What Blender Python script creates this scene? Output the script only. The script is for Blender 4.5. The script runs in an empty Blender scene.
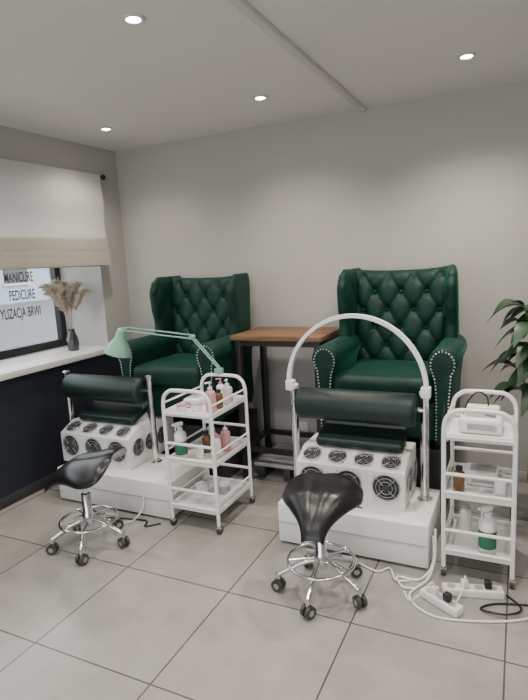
import bpy, bmesh, math, random
from mathutils import Vector, Matrix
random.seed(7)
V=Vector
pi=math.pi
# ---------------------------------------------------------------- materials
def mat(name, col, rough=0.5, metal=0.0, emit=None, es=0, noise=0.0, nscale=8, bump=0.0, bscale=60, sheen=0, trans=0, coat=0, transl=0):
    m=bpy.data.materials.new(name); m.use_nodes=True
    nt=m.node_tree; b=nt.nodes['Principled BSDF']
    c=(col[0],col[1],col[2],1)
    b.inputs['Base Color'].default_value=c
    b.inputs['Roughness'].default_value=rough
    b.inputs['Metallic'].default_value=metal
    if sheen: 
        b.inputs['Sheen Weight'].default_value=sheen
        b.inputs['Sheen Roughness'].default_value=0.3
        b.inputs['Sheen Tint'].default_value=(.05,.45,.30,1)
        b.inputs['Specular IOR Level'].default_value=.3
    if coat: b.inputs['Coat Weight'].default_value=coat
    if trans: b.inputs['Transmission Weight'].default_value=trans
    if emit:
        b.inputs['Emission Color'].default_value=(*emit,1); b.inputs['Emission Strength'].default_value=es
    tc=nt.nodes.new('ShaderNodeTexCoord')
    if noise:
        n=nt.nodes.new('ShaderNodeTexNoise'); n.inputs['Scale'].default_value=nscale; n.inputs['Detail'].default_value=5
        nt.links.new(tc.outputs['Object'],n.inputs['Vector'])
        r=nt.nodes.new('ShaderNodeValToRGB')
        r.color_ramp.elements[0].position=.3; r.color_ramp.elements[1].position=.7
        r.color_ramp.elements[0].color=(*[max(0,x*(1-noise)) for x in col],1)
        r.color_ramp.elements[1].color=(*[min(1,x*(1+noise)) for x in col],1)
        nt.links.new(n.outputs['Fac'],r.inputs['Fac']); nt.links.new(r.outputs['Color'],b.inputs['Base Color'])
    if bump:
        n2=nt.nodes.new('ShaderNodeTexNoise'); n2.inputs['Scale'].default_value=bscale; n2.inputs['Detail'].default_value=3
        nt.links.new(tc.outputs['Object'],n2.inputs['Vector'])
        bp=nt.nodes.new('ShaderNodeBump'); bp.inputs['Strength'].default_value=bump; bp.inputs['Distance'].default_value=.01
        nt.links.new(n2.outputs['Fac'],bp.inputs['Height']); nt.links.new(bp.outputs['Normal'],b.inputs['Normal'])
    if transl:
        t=nt.nodes.new('ShaderNodeBsdfTranslucent'); t.inputs['Color'].default_value=c
        mx=nt.nodes.new('ShaderNodeMixShader'); mx.inputs['Fac'].default_value=transl
        nt.links.new(b.outputs[0],mx.inputs[1]); nt.links.new(t.outputs[0],mx.inputs[2]); nt.links.new(mx.outputs[0],nt.nodes['Material Output'].inputs[0])
    return m
M={}
M['wall']=mat('wall_paint',(.455,.434,.41),.85,noise=.02,nscale=3,bump=.08,bscale=150)
M['ceil']=mat('ceiling_paint',(.73,.715,.69),.9,noise=.015,nscale=2)
M['navy']=mat('navy_paint',(.012,.016,.028),.6,noise=.1)
M['white']=mat('white_lacquer',(.80,.79,.77),.35,noise=.01)
M['wmetal']=mat('white_metal',(.82,.815,.80),.3,coat=.3)
M['sill']=mat('sill_white',(.78,.76,.73),.4,noise=.02)
M['velvet']=mat('green_velvet',(.0010,.028,.018),.58,noise=.3,nscale=14,bump=.06,bscale=250,sheen=.18)
M['leather']=mat('green_leatherette',(.004,.018,.015),.45,noise=.1,bump=.15,bscale=220)
M['black']=mat('black_leather',(.008,.008,.009),.28,bump=.1,bscale=200)
M['blkplastic']=mat('black_plastic',(.015,.015,.016),.45,noise=.05)
M['blkmetal']=mat('black_metal',(.015,.015,.015),.4,noise=.05)
M['char']=mat('charcoal_paint',(.035,.036,.04),.6,noise=.1)
M['chrome']=mat('chrome',(.75,.75,.76),.12,1.0)
M['steel']=mat('brushed_steel',(.55,.56,.57),.3,1.0)
M['grille']=mat('fan_grille_wire',(.42,.43,.44),.4,.8)
M['nail']=mat('nailhead_silver',(.60,.59,.57),.3,1.0)
M['wheel']=mat('caster_rubber',(.05,.05,.052),.5,noise=.05)
M['mint']=mat('mint_enamel',(.22,.42,.33),.35,coat=.3)
M['fandark']=mat('fan_dark',(.02,.02,.022),.7,noise=.05)
M['fanblade']=mat('fan_blade',(.05,.05,.053),.6,noise=.05)
M['pink']=mat('pink_plastic',(.62,.28,.33),.35,noise=.02)
M['lilac']=mat('lilac_plastic',(.55,.47,.58),.35,noise=.02)
M['cream']=mat('white_plastic',(.80,.79,.76),.35,noise=.01)
M['label']=mat('green_label',(.03,.16,.09),.5,noise=.1)
M['grey']=mat('grey_plastic',(.35,.35,.36),.4,noise=.03)
M['blind']=mat('blind_fabric',(.74,.725,.69),.9,noise=.03,nscale=20,bump=.15,bscale=300,transl=.35)
M['band']=mat('blind_band',(.46,.42,.36),.9,noise=.04,nscale=20,bump=.15,bscale=300)
M['pampas']=mat('pampas_plume',(.66,.57,.47),.9,noise=.1,transl=.3)
M['vase']=mat('smoked_vase',(.05,.055,.06),.15,coat=.5)
M['leaf']=mat('plant_leaf',(.014,.048,.018),.4,noise=.35,nscale=9)
M['stem']=mat('plant_stem',(.10,.13,.05),.6,noise=.2)
M['pot']=mat('plant_pot',(.25,.24,.23),.6,noise=.05)
M['soil']=mat('soil',(.03,.02,.014),.9,noise=.3,nscale=40)
M['lampglow']=mat('downlight_glow',(1,1,1),.5,emit=(1,.95,.88),es=60)
M['arch']=mat('arch_lamp_diffuser',(.86,.86,.85),.4,noise=.01)
M['alu']=mat('aluminium_trim',(.66,.65,.63),.5,.1)
M['letter']=mat('vinyl_letters',(.08,.09,.10),.6,noise=.05)
M['facade']=mat('street_facade',(.50,.55,.60),.9,noise=.10,nscale=1.5)
M['asphalt']=mat('asphalt',(.18,.18,.19),.9,noise=.1,nscale=5)
M['carpaint']=mat('car_paint',(.25,.03,.03),.3,coat=.6,noise=.02)
M['carglass']=mat('car_glass',(.03,.035,.04),.1,coat=.6)
M['amber']=mat('amber_bottle',(.16,.07,.03),.2,coat=.4)
# wood
def wood():
    m=mat('table_wood',(.28,.15,.07),.45); nt=m.node_tree; b=nt.nodes['Principled BSDF']
    tc=nt.nodes.new('ShaderNodeTexCoord'); mp=nt.nodes.new('ShaderNodeMapping'); mp.inputs['Scale'].default_value=(2.5,26,26)
    n=nt.nodes.new('ShaderNodeTexNoise'); n.inputs['Scale'].default_value=2.2; n.inputs['Detail'].default_value=6
    r=nt.nodes.new('ShaderNodeValToRGB'); r.color_ramp.elements[0].color=(.09,.04,.018,1); r.color_ramp.elements[1].color=(.30,.16,.075,1)
    r.color_ramp.elements[0].position=.3; r.color_ramp.elements[1].position=.75
    nt.links.new(tc.outputs['Object'],mp.inputs['Vector']); nt.links.new(mp.outputs['Vector'],n.inputs['Vector'])
    nt.links.new(n.outputs['Fac'],r.inputs['Fac']); nt.links.new(r.outputs['Color'],b.inputs['Base Color'])
    return m
M['wood']=wood()
def tiles():
    m=bpy.data.materials.new('floor_tiles'); m.use_nodes=True; nt=m.node_tree; b=nt.nodes['Principled BSDF']
    tc=nt.nodes.new('ShaderNodeTexCoord'); mp=nt.nodes.new('ShaderNodeMapping'); mp.inputs['Location'].default_value=(1.217+6,-1.978+6,0)
    nt.links.new(tc.outputs['Object'],mp.inputs['Vector'])
    br=nt.nodes.new('ShaderNodeTexBrick'); br.offset=0; br.squash=1
    br.inputs['Scale'].default_value=1; br.inputs['Brick Width'].default_value=.6; br.inputs['Row Height'].default_value=.6
    br.inputs['Mortar Size'].default_value=.0036; br.inputs['Mortar Smooth'].default_value=.1; br.inputs['Bias'].default_value=0
    br.inputs['Color1'].default_value=(.310,.296,.277,1); br.inputs['Color2'].default_value=(.340,.326,.305,1); br.inputs['Mortar'].default_value=(.085,.08,.075,1)
    nt.links.new(mp.outputs['Vector'],br.inputs['Vector'])
    n=nt.nodes.new('ShaderNodeTexNoise'); n.inputs['Scale'].default_value=3.2; n.inputs['Detail'].default_value=8; n.inputs['Roughness'].default_value=.65
    nt.links.new(tc.outputs['Object'],n.inputs['Vector'])
    r=nt.nodes.new('ShaderNodeValToRGB'); r.color_ramp.elements[0].position=.3; r.color_ramp.elements[1].position=.72
    r.color_ramp.elements[0].color=(.80,.80,.80,1); r.color_ramp.elements[1].color=(1.12,1.12,1.12,1)
    nt.links.new(n.outputs['Fac'],r.inputs['Fac'])
    mx=nt.nodes.new('ShaderNodeMixRGB'); mx.blend_type='MULTIPLY'; mx.inputs['Fac'].default_value=1
    nt.links.new(br.outputs['Color'],mx.inputs['Color1']); nt.links.new(r.outputs['Color'],mx.inputs['Color2'])
    nt.links.new(mx.outputs['Color'],b.inputs['Base Color'])
    b.inputs['Roughness'].default_value=.20
    bp=nt.nodes.new('ShaderNodeBump'); bp.invert=True; bp.inputs['Strength'].default_value=.4; bp.inputs['Distance'].default_value=.003
    nt.links.new(br.outputs['Fac'],bp.inputs['Height']); nt.links.new(bp.outputs['Normal'],b.inputs['Normal'])
    return m
M['tiles']=tiles()
def glass():
    m=bpy.data.materials.new('window_glass'); m.use_nodes=True; nt=m.node_tree
    for n in list(nt.nodes): nt.nodes.remove(n)
    o=nt.nodes.new('ShaderNodeOutputMaterial'); mx=nt.nodes.new('ShaderNodeMixShader'); t=nt.nodes.new('ShaderNodeBsdfTransparent'); g=nt.nodes.new('ShaderNodeBsdfGlossy')
    g.inputs['Roughness'].default_value=.02; t.inputs['Color'].default_value=(.96,.98,.98,1); mx.inputs['Fac'].default_value=.05
    nt.links.new(t.outputs[0],mx.inputs[1]); nt.links.new(g.outputs[0],mx.inputs[2]); nt.links.new(mx.outputs[0],o.inputs[0])
    return m
M['glass']=glass()
# ---------------------------------------------------------------- mesh builder
def frame_for(d):
    d=d.normalized(); a=V((0,0,1)) if abs(d.z)<.9 else V((1,0,0))
    x=a.cross(d).normalized(); y=d.cross(x).normalized(); return x,y,d
def smooth_pts(pts,n=6,closed=False):
    pts=[V(p) for p in pts]; out=[]; N=len(pts)
    rng=range(N if closed else N-1)
    for i in rng:
        if closed: p0,p1,p2,p3=pts[(i-1)%N],pts[i],pts[(i+1)%N],pts[(i+2)%N]
        else: p0,p1,p2,p3=pts[max(0,i-1)],pts[i],pts[i+1],pts[min(N-1,i+2)]
        for k in range(n):
            t=k/n
            out.append(.5*((2*p1)+(-p0+p2)*t+(2*p0-5*p1+4*p2-p3)*t*t+(-p0+3*p1-3*p2+p3)*t**3))
    if not closed: out.append(pts[-1])
    return out
class MB:
    def __init__(s): s.v=[];s.f=[];s.mi=[];s.m=[]
    def add(s,vs,fs,m,T=None):
        k=len(s.v)
        if m not in s.m: s.m.append(m)
        i=s.m.index(m)
        for p in vs: s.v.append((T@V(p)) if T else V(p))
        for f in fs: s.f.append([a+k for a in f]); s.mi.append(i)
    def box(s,x0,x1,y0,y1,z0,z1,m,bev=0,seg=2,T=None):
        bm=bmesh.new(); bmesh.ops.create_cube(bm,size=1)
        for v in bm.verts: v.co=V(((x0+x1)/2+v.co.x*(x1-x0),(y0+y1)/2+v.co.y*(y1-y0),(z0+z1)/2+v.co.z*(z1-z0)))
        if bev: bmesh.ops.bevel(bm,geom=list(bm.edges),offset=bev,segments=seg,profile=.5,affect='EDGES')
        s.frombm(bm,m,T)
    def frombm(s,bm,m,T=None):
        bm.verts.index_update()
        s.add([v.co.copy() for v in bm.verts],[[v.index for v in f.verts] for f in bm.faces],m,T); bm.free()
    def cyl(s,p0,p1,r0,m,r1=None,seg=20,T=None):
        r1=r0 if r1 is None else r1; p0=V(p0);p1=V(p1); x,y,d=frame_for(p1-p0); vs=[]
        for p,r in((p0,r0),(p1,r1)):
            for i in range(seg):
                a=2*pi*i/seg; vs.append(p+x*math.cos(a)*r+y*math.sin(a)*r)
        fs=[[i,(i+1)%seg,seg+(i+1)%seg,seg+i] for i in range(seg)]
        fs+= [list(range(seg))[::-1], list(range(seg,2*seg))]
        s.add(vs,fs,m,T)
    def tube(s,pts,r,m,closed=False,seg=10,T=None):
        pts=[V(p) for p in pts]; N=len(pts); vs=[]; px=None
        for i,p in enumerate(pts):
            if closed: d=pts[(i+1)%N]-pts[(i-1)%N]
            else: d=pts[min(N-1,i+1)]-pts[max(0,i-1)]
            if d.length<1e-9: d=V((0,0,1))
            d.normalize()
            if px is None: px=frame_for(d)[0]
            px=(px-d*px.dot(d))
            px=px.normalized() if px.length>1e-6 else frame_for(d)[0]
            y=d.cross(px); rr=r[i] if isinstance(r,(list,tuple)) else r
            for k in range(seg):
                a=2*pi*k/seg; vs.append(p+px*math.cos(a)*rr+y*math.sin(a)*rr)
        fs=[]
        for i in range(N if closed else N-1):
            j=(i+1)%N
            for k in range(seg): fs.append([i*seg+k,i*seg+(k+1)%seg,j*seg+(k+1)%seg,j*seg+k])
        if not closed: fs+=[list(range(seg))[::-1],[(N-1)*seg+k for k in range(seg)]]
        s.add(vs,fs,m,T)
    def lathe(s,prof,c,m,seg=24,T=None,axis=None):
        c=V(c); x,y,d=frame_for(V(axis)) if axis else (V((1,0,0)),V((0,1,0)),V((0,0,1)))
        vs=[];n=len(prof)
        for r,z in prof:
            for i in range(seg):
                a=2*pi*i/seg; vs.append(c+x*math.cos(a)*r+y*math.sin(a)*r+d*z)
        fs=[]
        for j in range(n-1):
            for i in range(seg): fs.append([j*seg+i,j*seg+(i+1)%seg,(j+1)*seg+(i+1)%seg,(j+1)*seg+i])
        fs+=[list(range(seg))[::-1],[(n-1)*seg+i for i in range(seg)]]
        s.add(vs,fs,m,T)
    def ring(s,c,n,R,r,m,seg=32,ts=8,T=None):
        x,y,d=frame_for(V(n)); c=V(c)
        s.tube([c+x*math.cos(2*pi*i/seg)*R+y*math.sin(2*pi*i/seg)*R for i in range(seg)],r,m,True,ts,T)
    def ball(s,c,r,m,sc=(1,1,1),T=None,u=12,v=8):
        bm=bmesh.new(); bmesh.ops.create_uvsphere(bm,u_segments=u,v_segments=v,radius=r)
        for q in bm.verts: q.co=V((q.co.x*sc[0]+c[0],q.co.y*sc[1]+c[1],q.co.z*sc[2]+c[2]))
        s.frombm(bm,m,T)
    def sheet(s,P,N,Tk,nu,nv,m,tuft=None,k=6,T=None,back=1.0):
        def rm(t): return .35*t+.65*(.5-.5*math.cos(pi*t))
        vs=[];fs=[]; W=nu+1;H=nv+1
        for side in (1,-1):
            for j in range(H):
                for i in range(W):
                    u=rm(i/nu);v=rm(j/nv)
                    E=math.sqrt(max(0,(1-abs(2*u-1)**k)*(1-abs(2*v-1)**k)))
                    n=N(u,v); o=Tk/2*E*(1 if side>0 else back)
                    if side>0 and tuft: o+=tuft(u,v)*E
                    vs.append(P(u,v)+n*o*side)
        for j in range(nv):
            for i in range(nu):
                a=j*W+i; fs.append([a,a+1,a+W+1,a+W]); b=a+W*H; fs.append([b,b+W,b+W+1,b+1])
        bm=bmesh.new(); bv=[bm.verts.new(p) for p in vs]
        for f in fs:
            try: bm.faces.new([bv[i] for i in f])
            except: pass
        bmesh.ops.remove_doubles(bm,verts=bm.verts,dist=1e-5)
        bmesh.ops.recalc_face_normals(bm,faces=bm.faces)
        s.frombm(bm,m,T)
    def extr(s,prof,y0,y1,m,bev=.01,seg=2,T=None,ax='y'):
        bm=bmesh.new()
        f3=(lambda a,b,y:(a,y,b)) if ax=='y' else (lambda a,b,y:(y,a,b))
        A=[bm.verts.new(f3(a,b,y0)) for a,b in prof]; B=[bm.verts.new(f3(a,b,y1)) for a,b in prof]; n=len(prof)
        fa=bm.faces.new(A); fb=bm.faces.new(B[::-1])
        for i in range(n): bm.faces.new([A[i],B[i],B[(i+1)%n],A[(i+1)%n]])
        bmesh.ops.recalc_face_normals(bm,faces=bm.faces)
        if bev: bmesh.ops.bevel(bm,geom=list(fa.edges)+list(fb.edges),offset=bev,segments=seg,profile=.5,affect='EDGES')
        s.frombm(bm,m,T)
    def done(s,name,loc=(0,0,0),rz=0,ang=40,parent=None):
        me=bpy.data.meshes.new(name); me.from_pydata([tuple(p) for p in s.v],[],s.f)
        for m in s.m: me.materials.append(M[m])
        me.polygons.foreach_set('material_index',s.mi); me.polygons.foreach_set('use_smooth',[True]*len(s.f)); me.update()
        try: me.set_sharp_from_angle(angle=math.radians(ang))
        except Exception as e: print(e)
        o=bpy.data.objects.new(name,me); bpy.context.scene.collection.objects.link(o); o.location=loc; o.rotation_euler=(0,0,rz)
        if parent: o.parent=parent
        return o
# ---------------------------------------------------------------- room
LX,BY,CZ=-3.10,3.74,2.505
RX,FY=1.7,-1.8
WO=-3.62
def simple(name,*a,m='wall',bev=0,parent=None):
    b=MB(); b.box(*a,m,bev); return b.done(name,parent=parent)
simple('floor',WO,RX+.1,FY-.1,BY+.1,-.1,0,m='tiles')
simple('ceiling',WO,RX+.1,FY-.1,BY+.1,CZ,CZ+.1,m='ceil')
simple('wall_back',WO,RX+.1,BY,BY+.1,0,CZ)
simple('wall_right',RX,RX+.1,FY,BY,0,CZ)
WY0,WY1,WZ0,WZ1=.7,3.42,.90,2.16
wl=bpy.data.objects.new('wall_left',None); bpy.context.scene.collection.objects.link(wl)
b=MB(); b.box(WO,LX,FY,BY,.0,.86,'wall'); b.box(LX-.002,LX+.012,FY,BY,0,.855,'navy'); b.done('lower_section',parent=wl)
simple('upper_section',WO,LX,FY,BY,WZ1,CZ,parent=wl); simple('pier_1',WO,LX,FY,WY0,.86,WZ1,parent=wl); simple('pier_2',WO,LX,WY1,BY,.86,WZ1,parent=wl)
b=MB(); b.box(LX+.012,LX+.026,FY,BY,0,.075,'char',.003); b.done('baseboard_left')
b=MB(); b.box(LX+.03,RX,BY-.012,BY,0,.07,'wall',.003); b.done('baseboard_back')
b=MB(); b.box(WO+.05,LX+.06,WY0-.05,WY1+.02,.855,.90,'sill',.006); b.done('trim_window_sill')
# front (street side) wall with shop window behind the viewer
b=MB(); b.box(WO,RX+.1,FY-.1,FY,0,.35,'wall'); b.box(WO,RX+.1,FY-.1,FY,2.3,CZ,'wall'); b.box(WO,-2.4,FY-.1,FY,.35,2.3,'wall'); b.box(1.2,RX+.1,FY-.1,FY,.35,2.3,'wall'); b.done('wall_front')
b=MB()
for x in (-2.4,-.63,1.14): b.box(x,x+.06,FY-.08,FY-.02,.35,2.3,'blkmetal',.004)
b.box(-2.34,1.14,FY-.08,FY-.02,.35,.41,'blkmetal',.004); b.box(-2.34,1.14,FY-.08,FY-.02,2.24,2.3,'blkmetal',.004)
b.box(-2.34,1.14,FY-.055,FY-.045,.41,2.24,'glass'); b.done('window_2')
# left window
b=MB(); fx0,fx1=WO+.01,WO+.07
b.box(fx0,fx1,WY0,WY1,.902,.965,'blkmetal',.004); b.box(fx0,fx1,WY0,WY1,WZ1-.06,WZ1,'blkmetal',.004)
for y in (WY0,2.0,WY1-.055): b.box(fx0,fx1,y,y+.055,.96,WZ1-.055,'blkmetal',.004)
b.box(fx0+.025,fx0+.033,WY0+.05,WY1-.05,.96,WZ1-.055,'glass'); b.done('window_1')
# lettering
emp=bpy.data.objects.new('window_lettering',None); bpy.context.scene.collection.objects.link(emp); emp.location=(fx1+.0,2.6,1.4)
for i,(t,z,ye) in enumerate((('MANICURE',1.475,3.16),('PEDICURE',1.335,3.16),('STYLIZACJA BRWI',1.195,3.20))):
    c=bpy.data.curves.new('line_%d'%i,'FONT'); c.body=t; c.size=.11; c.align_x='RIGHT'; c.extrude=.0008; c.offset=.0015; c.materials.append(M['letter'])
    o=bpy.data.objects.new('line_%d'%i,c); bpy.context.scene.collection.objects.link(o); o.parent=emp
    o.rotation_euler=(pi/2,0,pi/2); o.location=(-.034,ye-2.6,z-1.4); o.scale=(.5,1,1)
# outside
simple('street_ground',-26,WO-.02,-6,30,-.12,-.02,m='asphalt')
b=MB(); b.box(-24,-23.6,-6,30,-.02,9,'facade')
for y in range(-5,29,3):
    b.box(-23.6,-23.5,y,y+1.4,1.0,2.6,'carglass'); b.box(-23.6,-23.5,y,y+1.4,4.2,5.8,'carglass'); b.box(-23.6,-23.45,y-.1,y+1.5,.9,1.0,'sill')
b.done('street_building')
# blind
b=MB(); y0,y1=.9,3.44
nz=26; vs=[];fs=[]; ny=40
def blindx(z,y): return -3.020+.006*math.sin(z*19)+.004*math.sin(y*7+z*3)
for j in range(nz+1):
    z=1.74+(2.275-1.74)*j/nz
    for i in range(ny+1):
        y=y0+(y1-y0)*i/ny; vs.append((blindx(z,y),y,z))
for j in range(nz):
    for i in range(ny): a=j*(ny+1)+i; fs.append([a,a+1,a+ny+2,a+ny+1])
b.add(vs,fs,'blind')
for k,(z0,z1,x) in enumerate(((1.67,1.785,-3.006),(1.60,1.70,-2.998),(1.565,1.65,-2.992))):
    P=lambda u,v,z0=z0,z1=z1,x=x:V((x-.012*v,y0+(y1-y0)*u,z0+(z1-z0)*v+.004*math.sin(u*9+k)))
    b.sheet(P,lambda u,v:V((1,0,0)),.018,30,8,'band')
b.done('roman_blind')
b=MB(); b.cyl((-3.055,.8,2.268),(-3.055,3.49,2.268),.009,'blkmetal'); b.ball((-3.055,3.51,2.268),.022,'blkmetal'); b.cyl((-3.098,3.47,2.268),(-3.055,3.47,2.268),.008,'blkmetal'); b.cyl((-3.098,.85,2.268),(-3.055,.85,2.268),.008,'blkmetal'); b.done('curtain_rod')
# ceiling trunking
b=MB(); b.box(-.99,-.95,FY+.02,BY-.005,CZ-.022,CZ-.0005,'alu',.003); b.cyl((-.97,3.66,CZ-.03),(-.97,3.66,CZ-.02),.02,'alu'); b.done('ceiling_rail')
# downlights
def downlight(x,y,power=70):
    b=MB(); b.lathe([(.030,0),(.045,0),(.047,-.004),(.042,-.010),(.030,-.008),(.028,-.003)],(0,0,0),'alu',32)
    b.cyl((0,0,-.0045),(0,0,-.0035),.029,'lampglow',seg=28)
    o=b.done('ceiling_downlight',(x,y,CZ-.0005))
    l=bpy.data.lights.new('downlight_bulb','SPOT'); l.energy=power; l.color=(1,.91,.80); l.spot_size=math.radians(135); l.spot_blend=1; l.shadow_soft_size=.05
    lo=bpy.data.objects.new('bulb',l); bpy.context.scene.collection.objects.link(lo); lo.parent=o; lo.location=(0,0,-.02)
for x,y in ((-2.63,3.1),(-1.43,3.09),(-.27,3.08),(-1.39,1.86),(-2.6,1.86),(-.2,1.86),(-1.4,.3),(-2.6,.3),(-.2,.3),(1.0,1.86)): downlight(x,y,120 if (x>-.5 and y>3) else (50 if x<-2 else 76))
# ---------------------------------------------------------------- armchair
def armchair(x,y,z,rz=0):
    b=MB(); b_='velvet'
    # seat frame and cushion
    b.box(-.30,.30,-.335,.30,.11,.33,b_,.02,3)
    b.box(-.283,.283,-.375,.20,.325,.47,b_,.045,5)
    # tufted back
    ca,cb=.165,.23
    def yb(zz): return .17+.17*(zz-.42)
    def hh(a,c): return (abs(math.sin(pi*(a+c)))*abs(math.sin(pi*(a-c))))**.40
    def P(u,v):
        w=.300+.01*v; xx=(2*u-1)*w; zz=.40+.645*v+ .022*(abs(2*u-1)**3)*v
        return V((xx,yb(zz)+.03-.05*abs(2*u-1)**3*v,zz))
    def tf(u,v):
        p=P(u,v); a=p.x/ca; c=(p.z-.44)/cb; d=1e9
        i0=round(a*2); j0=round(c*2)
        for i in (i0-1,i0,i0+1):
            for j in (j0-1,j0,j0+1):
                if (i+j)%2==0: d=min(d,(p.x-i*ca/2)**2+(p.z-.44-j*cb/2)**2)
        return -.030*(1-hh(a,c))-.020*math.exp(-d/.0007)
    b.sheet(P,lambda u,v:V((0,-.98,.2)).normalized(),.16,88,88,b_,tf)
    for i in range(-8,9):
        for j in range(-8,9):
            if (i+j)%2: continue
            xx=i*ca/2; zz=.44+j*cb/2
            if abs(xx)<.26 and .5<zz<1.01: b.ball((xx,yb(zz)-.012-.05*abs(xx/.31)**3*(zz-.4)/.65,zz+.008),.011,b_,(1,.6,1))
    # wings
    zs=[.46,.60,.72,.84,.95,1.02,1.07]; fy=[-.02,.02,.035,.01,.0,.03,.09]
    def fyz(z):
        for i in range(len(zs)-1):
            if z<=zs[i+1]:
                t=(z-zs[i])/(zs[i+1]-zs[i]); t=max(0,min(1,t)); t=t*t*(3-2*t); return fy[i]+(fy[i+1]-fy[i])*t
        return fy[-1]
    for sx in (-1,1):
        def P(u,v,sx=sx):
            zz=.46+.61*v; y0=fyz(zz); y1=yb(zz)+.09; yy=y0+(y1-y0)*u
            return V((sx*(.325-.022*v+.035*(1-u)*(.3+.7*v)),yy,zz))
        def tw(u,v,sx=sx):
            p=P(u,v); a=(p.y)/.17; c=(p.z-.44)/cb
            return -.015*(1-hh(a,c))
        b.sheet(P,lambda u,v,sx=sx:V((-sx,-.15,0)).normalized(),.080,30,44,b_,tw,k=7)
        # arm extrusion
        prof=[]; cx,cz,r=.335,.565,.078
        prof.append((.295,.105)); prof.append((.295,.40)); prof.append((.285,.48))
        for i in range(15):
            a=math.radians(205-i*(250/14.)); prof.append((cx+r*math.cos(a),cz+r*math.sin(a)))
        prof+= [(.385,.45),(.375,.35),(.37,.105)]
        pr=[(sx*a,c) for a,c in prof]
        b.extr(pr,-.36,.22,b_,.012,3)
        # nailheads
        inn=[V((sx*(.332+(a-.332)*.80),0,.14+(c-.14)*.965 if c>.15 else .13)) for a,c in prof]
        prev=inn[0]; dist=0; step=.019
        for q in inn[1:]:
            seg=(q-prev).length; 
            while dist<=seg:
                p=prev+(q-prev)*(dist/seg) if seg>0 else prev
                b.ball((p.x,-.361,p.z),.0058,'nail',(1,.6,1),u=8,v=6); dist+=step
            dist-=seg; prev=q
    # outer back panel
    b.box(-.33,.33,.27,.33,.11,.62,b_,.02,3)
    for lx in (-.27,.27):
        for ly in (-.10,.27): b.cyl((lx,ly,0),(lx,ly,.12),.018,'blkmetal',.026,seg=14)
    return b.done('wingback_armchair',(x,y,z),rz,60)
PODZ=.385
def podium(x):
    b=MB(); b.box(-.33,.33,0,.52,0,PODZ-.002,'char',.006); b.box(-.31,.31,-.004,.0,.03,PODZ-.03,'char'); b.done('chair_podium',(x,3.14,0))
podium(-.70); podium(-2.19)
armchair(-.70,3.30,PODZ); armchair(-2.19,3.30,PODZ)
# ---------------------------------------------------------------- pedicure station
def fan(b,c,n,r):
    c=V(c); x,y,d=frame_for(V(n))
    b.cyl(c+d*.001,c+d*.003,r*.95,'fandark',seg=28)
    b.ring(c+d*.006,d,r,.004,'grille',30,6)
    for k in (.74,.48): b.ring(c+d*.011,d,r*k,.0016,'grille',26,5)
    b.cyl(c+d*.003,c+d*.010,r*.25,'fanblade',seg=18)
    for i in range(7):
        a=2*pi*i/7; p=[]
        for rr,da in ((.28,-.18),(.28,.18),(.9,.30),(.9,-.02)):
            p.append(c+d*.005+ (x*math.cos(a+da)+y*math.sin(a+da))*r*rr)
        b.add(p,[[0,1,2,3]],'fanblade')
    for i in range(4):
        a=pi/4+pi/2*i; q=x*math.cos(a)+y*math.sin(a)
        b.tube([c+d*.011+q*r*.25,c+d*.011+q*r*1.0],.002,'grille',seg=5)
        b.ball(c+d*.004+q*r*1.22,.004,'steel',u=6,v=4)
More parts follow.
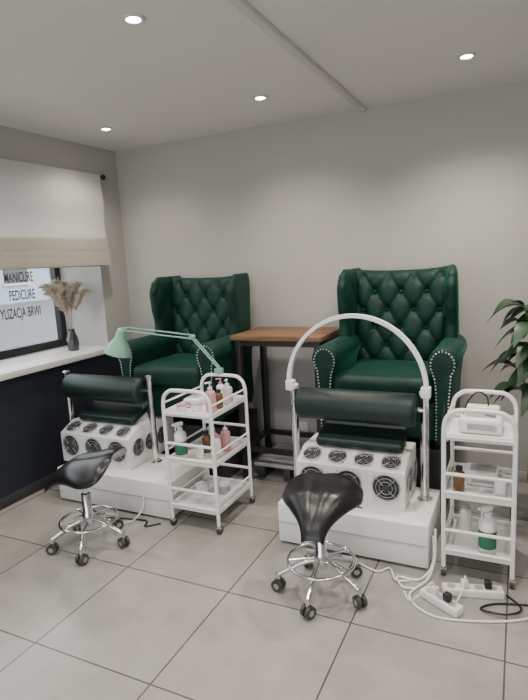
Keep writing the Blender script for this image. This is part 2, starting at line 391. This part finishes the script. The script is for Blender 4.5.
def station(ox,arch,xl,xr,lz):
    b=MB()
    b.box(xl,xr,0,.44,.015,.238,'white',.006); b.box(xl+.03,xr-.03,.03,.42,0,.02,'char')
    b.box(xl+.005,xr-.005,-.004,.0,.13,.134,'grey')
    py=.29; pt=.81
    for sx,zb in ((-.38,lz),(.35,.238)):
        b.cyl((sx,.29,zb),(sx,.29,pt),.022,'chrome',seg=24); b.lathe([(.04,0),(.04,.008),(.026,.014),(.023,.03)],(sx,.29,zb),'chrome')
        b.lathe([(.024,0),(.027,.004),(.027,.022),(.02,.028),(.001,.03)],(sx,.29,pt),'chrome' if not arch else 'white')
    R=.088; Lr=.66
    prof=[(.001,0),(.03,0),(R-.015,.002),(R-.004,.012),(R,.03)]
    prof=prof+[(R,Lr-.03),(R-.004,Lr-.012),(R-.015,Lr-.002),(.03,Lr),(.001,Lr)]
    b.lathe(prof,(-.345,.27,.735),'leather',40,axis=(1,0,0))
    b.cyl((-.38,.28,.735),(.35,.28,.735),.014,'chrome')
    if arch:
        pts=[V((-.022-.382*math.cos(pi*i/48),.285,.835+.392*math.sin(pi*i/48))) for i in range(49)]
        vs=[];fs=[]
        for i,p in enumerate(pts):
            a=pi*i/48; n=V((-math.cos(a),0,math.sin(a)))
            for (dn,dy) in ((-.010,-.017),(.010,-.017),(.012,0),(.010,.017),(-.010,.017),(-.012,0)):
                vs.append(p+n*dn+V((0,dy,0)))
        for i in range(48):
            for k in range(6): fs.append([i*6+k,i*6+(k+1)%6,(i+1)*6+(k+1)%6,(i+1)*6+k])
        fs+=[[5,4,3,2,1,0],[48*6+k for k in range(6)]]
        b.add(vs,fs,'arch')
        for sx in (-.396,.357): b.box(sx-.024,sx+.024,.26,.31,.80,.86,'arch',.008,3)
    b.done('pedicure_station',(ox,2.47,0))
    # dust extractor with foot cushion
    b=MB(); yF=.11; e=.62 if not arch else .44
    if arch: prof=[(yF,.0),(yF,.205),(yF+.12,.262),(e,.262),(e,.0)]
    else: prof=[(yF,.0),(yF,.205),(yF+.12,.262),(.42,.262),(.46,.235),(e,.235),(e,.0)]
    b.extr(prof,-.31,.28,'white',.006,2,ax='x')
    for fx in (-.215,-.015,.185): fan(b,(fx,yF-.001,.122),(0,-1,0),.070)
    sn=V((0,-.057,.12)).normalized()
    for fx in (-.235,-.09,.055,.20): fan(b,V((fx,yF+.06,.2335))+sn*.001,sn,.048)
    for fy in ((.20,.33,.46) if not arch else (.22,.35)): fan(b,(.281,fy,.13),(1,0,0),.057)
    T=Matrix.Translation(V((.01,.335,.332)))@Matrix.Rotation(math.radians(19),4,'X')
    b.box(-.24,.24,-.135,.10,-.028,.028,'leather',.02,4,T=T)
    b.extr([(.24,.260),(.42,.260),(.42,.335),(.245,.275)],-.19,.21,'white',.003,1,ax='x')
    b.done('foot_dust_extractor',(ox,2.47,.239))
station(-.78,True,-.385,.41,.238); station(-2.54,False,-.26,.65,0)
# ---------------------------------------------------------------- bar table
b=MB()
b.box(0,.66,0,.47,.0,.032,'wood',.003)
for y in (.157,.313): b.box(0.001,.659,y-.0015,y+.0015,.0318,.0326,'char')
for x in (.02,.60):
    for y in (.02,.41): b.box(x,x+.04,y,y+.04,-1.01,0,'blkmetal',.003)
for z in (-.04,-.80):
    b.box(.06,.60,.025,.055,z,z+.035,'blkmetal'); b.box(.06,.60,.415,.445,z,z+.035,'blkmetal')
    b.box(.025,.055,.06,.41,z,z+.035,'blkmetal'); b.box(.605,.635,.06,.41,z,z+.035,'blkmetal')
b.done('bar_table',(-1.79,3.17,1.01))
b=MB()
for i in range(6): b.box(0,.50,i*.075,i*.075+.05,.09,.115,'grey',.004)
for x in (.03,.23,.42): b.box(x,x+.05,0,.425,.0,.09,'char',.003)
b.done('slatted_step',(-1.70,3.24,0))
for x,z in ((-1.507,.24),(-1.98,.36)):
    b=MB(); b.box(-.042,.042,-.012,0,-.042,.042,'white',.004,3); b.lathe([(.02,0),(.021,.002),(.016,.001),(.001,.0005)],(0,-.012,0),'cream',20,axis=(0,-1,0)); b.done('wall_socket',(x,BY-.0005,z))
# ---------------------------------------------------------------- trolley
def trolley(x,y,w,d,h=.84):
    b=MB(); r=.011
    for yy in (0,d):
        pts=[(0,yy,.05),(0,yy,h-.09),(.012,yy,h-.04),(.05,yy,h-.006),(.10,yy,h),(w-.10,yy,h),(w-.05,yy,h-.006),(w-.012,yy,h-.04),(w,yy,h-.09),(w,yy,.05)]
        b.tube([V(pts[0])]+smooth_pts(pts[1:-1],5)+[V(pts[-1])],r,'wmetal')
        for z in (.14,.24,.43,.52,.70): b.cyl((0,yy,z),(w,yy,z),r*.8,'wmetal',seg=12)
    for z in (.115,.40,.685):
        b.box(.004,w-.004,.004,d-.004,z,z+.008,'wmetal',.002)
        b.box(-.004,.004,.0,d,z,z+.032,'wmetal',.002); b.box(w-.004,w+.004,0,d,z,z+.032,'wmetal',.002)
        b.box(0,w,-.004,.004,z,z+.032,'wmetal',.002); b.box(0,w,d-.004,d+.004,z,z+.032,'wmetal',.002)
        for xx in (0,w): b.cyl((xx,0,z+.075),(xx,d,z+.075),.006,'wmetal',seg=10)
    for xx in (0,w):
        for yy in (0,d):
            b.cyl((xx,yy,.035),(xx,yy,.055),.008,'steel'); b.cyl((xx-.010,yy+.006,.024),(xx+.010,yy+.006,.024),.0235,'wheel',seg=20); b.box(xx-.014,xx+.014,yy-.012,yy+.016,.028,.042,'grey',.003)
    return b.done('salon_trolley',(x,y,0))
TL=(-1.85,2.44,.32,.42); TR=(-.30,2.47,.30,.36)
trolley(*TL); trolley(*TR,h=.83)
def bottle(x,y,z,r,h,m,cap='cream',kind='pump',name='pump_bottle',label=None):
    b=MB(); z=z+.001
    b.lathe([(r*.9,0),(r,.006),(r,h*.72),(r*.85,h*.8),(r*.38,h*.86),(r*.38,h*.9)],(0,0,0),m)
    if label: b.lathe([(r*1.01,h*.15),(r*1.012,h*.16),(r*1.012,h*.55),(r*1.01,h*.56)],(0,0,0),label)
    b.lathe([(r*.45,h*.88),(r*.45,h*.95),(r*.2,h*.96),(.004,h*1.0)],(0,0,0),cap,16)
    if kind=='pump':
        b.cyl((0,0,h*.95),(0,0,h*1.14),.004,cap,seg=8); b.box(-.008,.03,-.007,.007,h*1.12,h*1.18,cap,.003)
    elif kind=='spray':
        b.box(-.02,.035,-.01,.01,h*1.0,h*1.12,cap,.004); b.box(.034,.05,-.007,.007,h*1.05,h*1.11,cap,.002)
        b.tube(smooth_pts([(.02,0,h*1.02),(.032,0,h*.95),(.028,0,h*.87)],4),.004,cap,seg=6)
    elif kind=='cap': b.cyl((0,0,h*.88),(0,0,h*1.02),r*.6,cap)
    return b.done(name,(x,y,z),random.uniform(-2.6,-.6))
tz=(.123,.408,.693)
lx,ly=TL[0],TL[1]
bottle(lx+.06,ly+.06,tz[1],.036,.20,'cream','cream','spray','spray_bottle','label')
bottle(lx+.25,ly+.12,tz[2],.03,.15,'pink','cream','pump'); bottle(lx+.26,ly+.30,tz[2],.032,.13,'lilac','cream','pump')
bottle(lx+.18,ly+.36,tz[2],.026,.12,'cream','pink','pump'); bottle(lx+.26,ly+.20,tz[2],.022,.11,'amber','blkplastic','cap')
bottle(lx+.25,ly+.14,tz[1],.03,.14,'cream','pink','cap'); bottle(lx+.25,ly+.26,tz[1],.03,.15,'pink','cream','pump'); bottle(lx+.15,ly+.20,tz[1],.028,.13,'amber','blkplastic','cap')
bottle(lx+.17,ly+.09,tz[1],.022,.10,'cream','grey','cap'); bottle(lx+.10,ly+.34,tz[1],.026,.14,'lilac','cream','pump')
def jar(x,y,z,r,h,m,c):
    b=MB(); b.lathe([(r*.92,0),(r,.004),(r,h*.7),(r*.95,h*.72)],(0,0,0),m); b.lathe([(r*1.03,h*.7),(r*1.03,h*.98),(r*.98,h)],(0,0,0),c); b.done('cosmetic_jar',(x,y,z+.001))
jar(lx+.15,ly+.12,tz[2],.03,.05,'cream','lilac'); jar(lx+.08,ly+.22,tz[0],.04,.06,'cream','cream'); jar(lx+.22,ly+.26,tz[0],.035,.08,'grey','cream'); jar(lx+.07,ly+.08,tz[2],.028,.045,'cream','pink')
def machine(name,x,y,z,w,d,h,m,cord=False):
    b=MB(); b.box(-w/2,w/2,-d/2,d/2,0,h,m,.018,4); b.box(-w*.3,w*.3,-d/2-.002,-d/2+.004,h*.3,h*.7,'grey',.001); b.cyl((w*.32,-d/2-.008,h*.5),(w*.32,-d/2,h*.5),.012,'grey'); b.box(-w*.35,w*.35,-d*.3,d*.3,h-.001,h+.003,'grey',.001)
    if cord:
        b.box(-.07,.08,.0,.06,h+.002,h+.035,'cream',.012,3)
        b.tube(smooth_pts([(.03,.03,h+.03),(.02,-.0,h+.09),(-.02,-.02,h+.11),(-.06,-.01,h+.06),(-.08,-.02,h+.0)],8),.004,'blkplastic',seg=6)
        b.tube([(.02,-.02,h+.012),(.06,-.05,h+.014)],.009,'grey',seg=10)
    b.done(name,(x,y,z+.001))
rx,ry=TR[0],TR[1]
machine('nail_drill_control_unit',rx+.15,ry+.17,tz[2],.19,.18,.075,'cream',True)
machine('sterilizer_box',rx+.16,ry+.22,tz[1],.17,.14,.07,'cream')
machine('towel_box',lx+.08,ly+.21,tz[2],.10,.12,.055,'cream')
bottle(rx+.19,ry+.065,tz[0],.04,.21,'cream','cream','spray','spray_bottle','label')
bottle(rx+.06,ry+.08,tz[1],.026,.12,'amber','blkplastic','cap'); bottle(rx+.24,ry+.07,tz[1],.026,.11,'cream','grey','pump'); bottle(rx+.08,ry+.24,tz[0],.03,.14,'cream','grey','cap')
# ---------------------------------------------------------------- mint arm lamp
b=MB()
base=V((-1.71,2.86,.86)); elbow=V((-1.88,2.84,1.085)); neck=V((-2.36,2.78,1.14)); 
b.box(base.x-.025,base.x+.025,base.y-.02,base.y+.02,.852,.885,'mint',.005); b.cyl((base.x,base.y,.88),(base.x,base.y,.90),.010,'mint')
for o in (-.012,.012):
    dd=V((0,o,0)); b.tube([base+V((0,0,.03))+dd,elbow+dd],.005,'mint',seg=8); b.tube([elbow+dd+V((0,0,o*.8)),neck+dd+V((0,0,o*.8))],.005,'mint',seg=8)
b.cyl(elbow-V((0,.02,0)),elbow+V((0,.02,0)),.014,'mint'); b.cyl(neck-V((0,.02,0)),neck+V((0,.02,0)),.014,'mint')
ax=V((-.28,-.12,-1)).normalized(); hs=neck+V((-.03,-.0,-.01))
b.tube([neck,hs],.008,'mint')
b.lathe([(.012,-.02),(.03,-.01),(.036,.03),(.04,.06),(.07,.10),(.088,.15),(.090,.165),(.085,.164),(.066,.11),(.03,.06),(.001,.05)],hs,'mint',28,axis=tuple(ax))
b.ball(hs+ax*.10,.03,'cream'); b.done('desk_arm_lamp')
# ---------------------------------------------------------------- saddle stools
def stool(x,y,sh,face,rot,tilt=8,S=1.0,horn=.085):
    b=MB(); R=.205
    for i in range(5):
        a=2*pi*i/5+rot; c,s=math.cos(a),math.sin(a)
        b.tube(smooth_pts([(c*.02,s*.02,.155),(c*.09,s*.09,.14),(c*R,s*R,.082)],5),.012,'chrome',seg=10)
        b.cyl((c*R,s*R,.055),(c*R,s*R,.09),.011,'chrome')
        ta=a+1.1; t=V((math.cos(ta),math.sin(ta),0)); p=V((c*R,s*R,.030))
        for k in (-1,1): b.cyl(p+t*(.006*k),p+t*(.022*k),.029,'wheel',seg=22); b.cyl(p+t*(.0222*k),p+t*(.0235*k),.014,'steel',seg=14)
        b.box(-.010,.010,-.022,.022,.038,.062,'blkplastic',.005,2,T=Matrix.Translation((p.x,p.y,0))@Matrix.Rotation(ta+pi/2,4,'Z'))
    b.ring((0,0,.155),(0,0,1),.155,.008,'chrome',48,8)
    for i in range(5):
        a=2*pi*i/5+rot; b.cyl((math.cos(a)*.02,math.sin(a)*.02,.17),(math.cos(a)*.155,math.sin(a)*.155,.155),.006,'chrome',seg=8)
    b.lathe([(.03,.12),(.034,.13),(.034,.19),(.026,.20),(.026,sh*.62),(.020,sh*.62+.004),(.014,sh*.63),(.014,sh-.06)],(0,0,0),'chrome',24)
    T=Matrix.Translation((0,0,sh-.05))@Matrix.Rotation(face,4,'Z')
    b.box(-.06,.06,-.08,.08,-.012,.0,'blkmetal',.003,T=T)
    b.tube([T@V((-.05,0,-.005)),T@V((-.05,.12,-.02)),T@V((-.05,.19,-.03))],.004,'blkmetal'); 
    Ts=Matrix.Translation((0,0,sh-.012))@Matrix.Rotation(face,4,'Z')@Matrix.Rotation(math.radians(tilt),4,'Y')@Matrix.Scale(S,4)
    def P(u,v):
        s=2*u-1; L=v
        w=.190*max(0.02,min(1,(1-(max(0,.16-L)/.18)**2)))**.5
        if L>.28: t=(L-.28)/.72; w*= (1-.74*(t*t*(3-2*t)))
        xx=-.17+.37*L - .02*(s*s)*(1-L)
        zz=.022*(1-L/.30)**2*(1+s*s) if L<.30 else 0
        zz+= -horn*max(0,(L-.5)/.5)**1.5
        drop=-.060*abs(s)**2.6*(w/.19)
        return V((xx,s*w,zz+drop))
    def tf(u,v):
        s=2*u-1; return -.014*math.exp(-(s/.14)**2)*(1-v*.6)
    b.sheet(P,lambda u,v:V((0,(2*u-1)*.5,1)).normalized(),.066,34,34,'black',tf,k=4,T=Ts,back=.6)
    return b.done('saddle_stool',(x,y,0),0,60)
stool(-.805,2.15,.485,math.radians(-80),math.radians(-88),5,1.0,.10)
stool(-2.17,2.09,.50,math.radians(-160),math.radians(-60),8,1.15)
# ---------------------------------------------------------------- vase with pampas
b=MB(); b.lathe([(.03,0),(.042,.004),(.05,.05),(.046,.10),(.03,.14),(.024,.165),(.028,.175),(.024,.173),(.02,.15),(.001,.03)],(0,0,0),'vase',28)
for i in range(20):
    a=random.uniform(0,2*pi); sp=random.uniform(.04,.16); H=random.uniform(.34,.47)
    dx,dy=math.cos(a)*sp*.9,max(-.15,min(.09,math.sin(a)*sp))
    path=smooth_pts([(0,0,.10),(dx*.3,dy*.3,.10+H*.5),(dx,dy,.10+H*.93),(dx*1.3,dy*1.2,.10+H)],10)
    b.tube(path,.0016,'pampas',seg=5)
    n=len(path); st=int(n*.40)
    for q in range(330):
        k=random.randint(st,n-2); p=path[k]; t=(path[k+1]-path[k]).normalized(); f=(k-st)/(n-st)
        rad=(.036*math.sin(pi*min(1,f*.8+.15))+.010)*random.uniform(.4,1.1)
        o=V((random.gauss(0,1),random.gauss(0,1),random.gauss(0,.3))).normalized()*rad
        q1=p+o*.6+t*.02; q2=p+o+t*.040+V((0,0,-.008)); s_=V((random.gauss(0,1),random.gauss(0,1),random.gauss(0,1))).normalized()*.0026
        b.add([p-s_*.5,p+s_*.5,q1+s_,q2,q1-s_],[[0,1,2,3,4]],'pampas')
b.done('pampas_vase',(-3.27,3.20,.901))
# ---------------------------------------------------------------- potted plant
b=MB(); b.lathe([(.10,0),(.13,.005),(.16,.28),(.165,.30),(.15,.30),(.145,.27),(.001,.27)],(0,0,0),'pot',32); b.cyl((0,0,.26),(0,0,.275),.145,'soil')
for i in range(42):
    a=i*2.399; sp=random.uniform(.12,.33); H=random.uniform(.55,1.00)
    if i<24: H=.46+.024*i; a=pi+(-.9+.45*(i%5)); sp=.16+.05*(i%4)
    c,s=math.cos(a),math.sin(a)
    path=smooth_pts([(c*.02,s*.02,.27),(c*sp*.25,s*sp*.25,.27+H*.5),(c*sp*.7,s*sp*.7,.27+H*.95)],8); b.tube(path,.006,'stem',seg=6)
    o=path[-1]; L=random.uniform(.18,.25); W=L*.30; side=V((-s,c,0)); 
    vs=[];fs=[]; n=12
    tilt=random.uniform(-.3,.5)
    for k in range(n+1):
        t=k/n; w=W*math.sin(pi*t**.75)**.9 if 0<t<1 else .001
        cx=o+V((c,s,0))*L*t*.9+V((0,0,1))*(L*(tilt+.5)*t-L*.95*t*t)
        vs+=[cx+side*w+V((0,0,w*.25)),cx,cx-side*w+V((0,0,w*.25))]
    for k in range(n): q=k*3; fs+=[[q,q+1,q+4,q+3],[q+1,q+2,q+5,q+4]]
    b.add(vs,fs,'leaf')
b.done('potted_plant',(.22,3.19,0))
# ---------------------------------------------------------------- cables, power strips
def strip(b,x,y,rz,n=4):
    T=Matrix.Translation((x,y,0))@Matrix.Rotation(rz,4,'Z')
    h=n*.0325; b.box(-h,h,-.028,.028,0,.038,'cream',.006,3,T=T)
    for i in range(n): b.cyl((-h+.0375+.062*i*.95,0,.038),(-h+.0375+.062*i*.95,0,.039),.019,'grey',seg=18,T=T)
    b.box(h-.08,h-.05,-.015,.015,.039,.075,'blkplastic',.004,T=T); b.box(-.05,-.02,-.015,.015,.039,.07,'cream',.004,T=T)
    b.tube(smooth_pts([(-.035,0,.07),(-.035,-.02,.10),(-.06,-.07,.05),(-.10,-.09,.006),(-.16,-.06,.006)],6),.004,'cream',seg=6,T=T)
b=MB()
strip(b,-.16,2.36,.25); strip(b,-.28,2.235,-.55,3)
for pts,r,m in (
 ([(-.345,2.462,.20),(-.347,2.445,.06),(-.40,2.38,.008),(-.5,2.37,.006),(-.46,2.30,.006),(-.40,2.31,.006)],.005,'cream'),
 ([(-.335,2.455,.24),(-.335,2.43,.10),(-.36,2.38,.02),(-.42,2.24,.006),(-.30,2.14,.006),(-.10,2.18,.006),(.06,2.26,.006),(.12,2.36,.006)],.005,'cream'),
 ([(-.70,2.42,.006),(-.60,2.38,.006),(-.55,2.43,.006),(-.50,2.33,.016),(-.44,2.36,.006)],.0045,'cream'),
 ([(-.02,2.40,.006),(.04,2.32,.006),(-.02,2.24,.018),(-.12,2.26,.006),(-.06,2.32,.006),(.08,2.36,.006)],.0045,'blkplastic')):
    b.tube(smooth_pts(pts,8),r,m,seg=6)
b.done('power_strip_with_cables')
b=MB()
for pts,r,m in (
 ([(-2.5,2.43,.006),(-2.3,2.38,.006),(-2.05,2.42,.006),(-2.0,2.36,.006),(-1.93,2.42,.006)],.005,'blkplastic'),
 ([(-2.08,2.462,.20),(-2.07,2.44,.08),(-2.12,2.36,.01),(-2.3,2.32,.006),(-2.45,2.40,.006)],.0045,'cream')):
    b.tube(smooth_pts(pts,8),r,m,seg=6)
b.done('power_cable')
b=MB(); b.tube(smooth_pts([(rx-.022,ry+.20,.80),(rx-.030,ry+.14,.62),(rx-.030,ry+.12,.45),(rx-.028,ry+.16,.36),(rx-.026,ry+.22,.5),(rx-.024,ry+.24,.66)],8),.004,'blkplastic',seg=6); b.done('hanging_hose')
# ---------------------------------------------------------------- light
w=bpy.data.worlds.new('World'); bpy.context.scene.world=w; w.use_nodes=True
bg=w.node_tree.nodes['Background']; bg.inputs['Color'].default_value=(.94,.965,1,1); bg.inputs['Strength'].default_value=4.0
def portal(loc,rot,sx,sy):
    l=bpy.data.lights.new('window_portal','AREA'); l.shape='RECTANGLE'; l.size=sx; l.size_y=sy; l.cycles.is_portal=True
    o=bpy.data.objects.new('window_portal',l); bpy.context.scene.collection.objects.link(o); o.location=loc; o.rotation_euler=rot
portal((-.6,FY-.12,1.3),(pi/2,0,0),3.6,2.0)
portal((WO-.02,2.06,1.5),(0,-pi/2,0),1.3,2.8)
# ---------------------------------------------------------------- camera
f=534.
Yc=V((257,105,-f)).normalized(); Xc=-V((-1124,30,-f)).normalized()
Xc=(Xc-Yc*Xc.dot(Yc)).normalized(); Zc=Xc.cross(Yc)
R=Matrix((Xc,Yc,Zc))
cam=bpy.data.cameras.new('camera'); co=bpy.data.objects.new('camera',cam); bpy.context.scene.collection.objects.link(co)
cam.sensor_fit='VERTICAL'; cam.sensor_height=36; cam.lens=f/700*36; cam.clip_start=.05
mw=R.to_4x4(); mw.translation=V((0,0,1.55)); co.matrix_world=mw
bpy.context.scene.camera=co
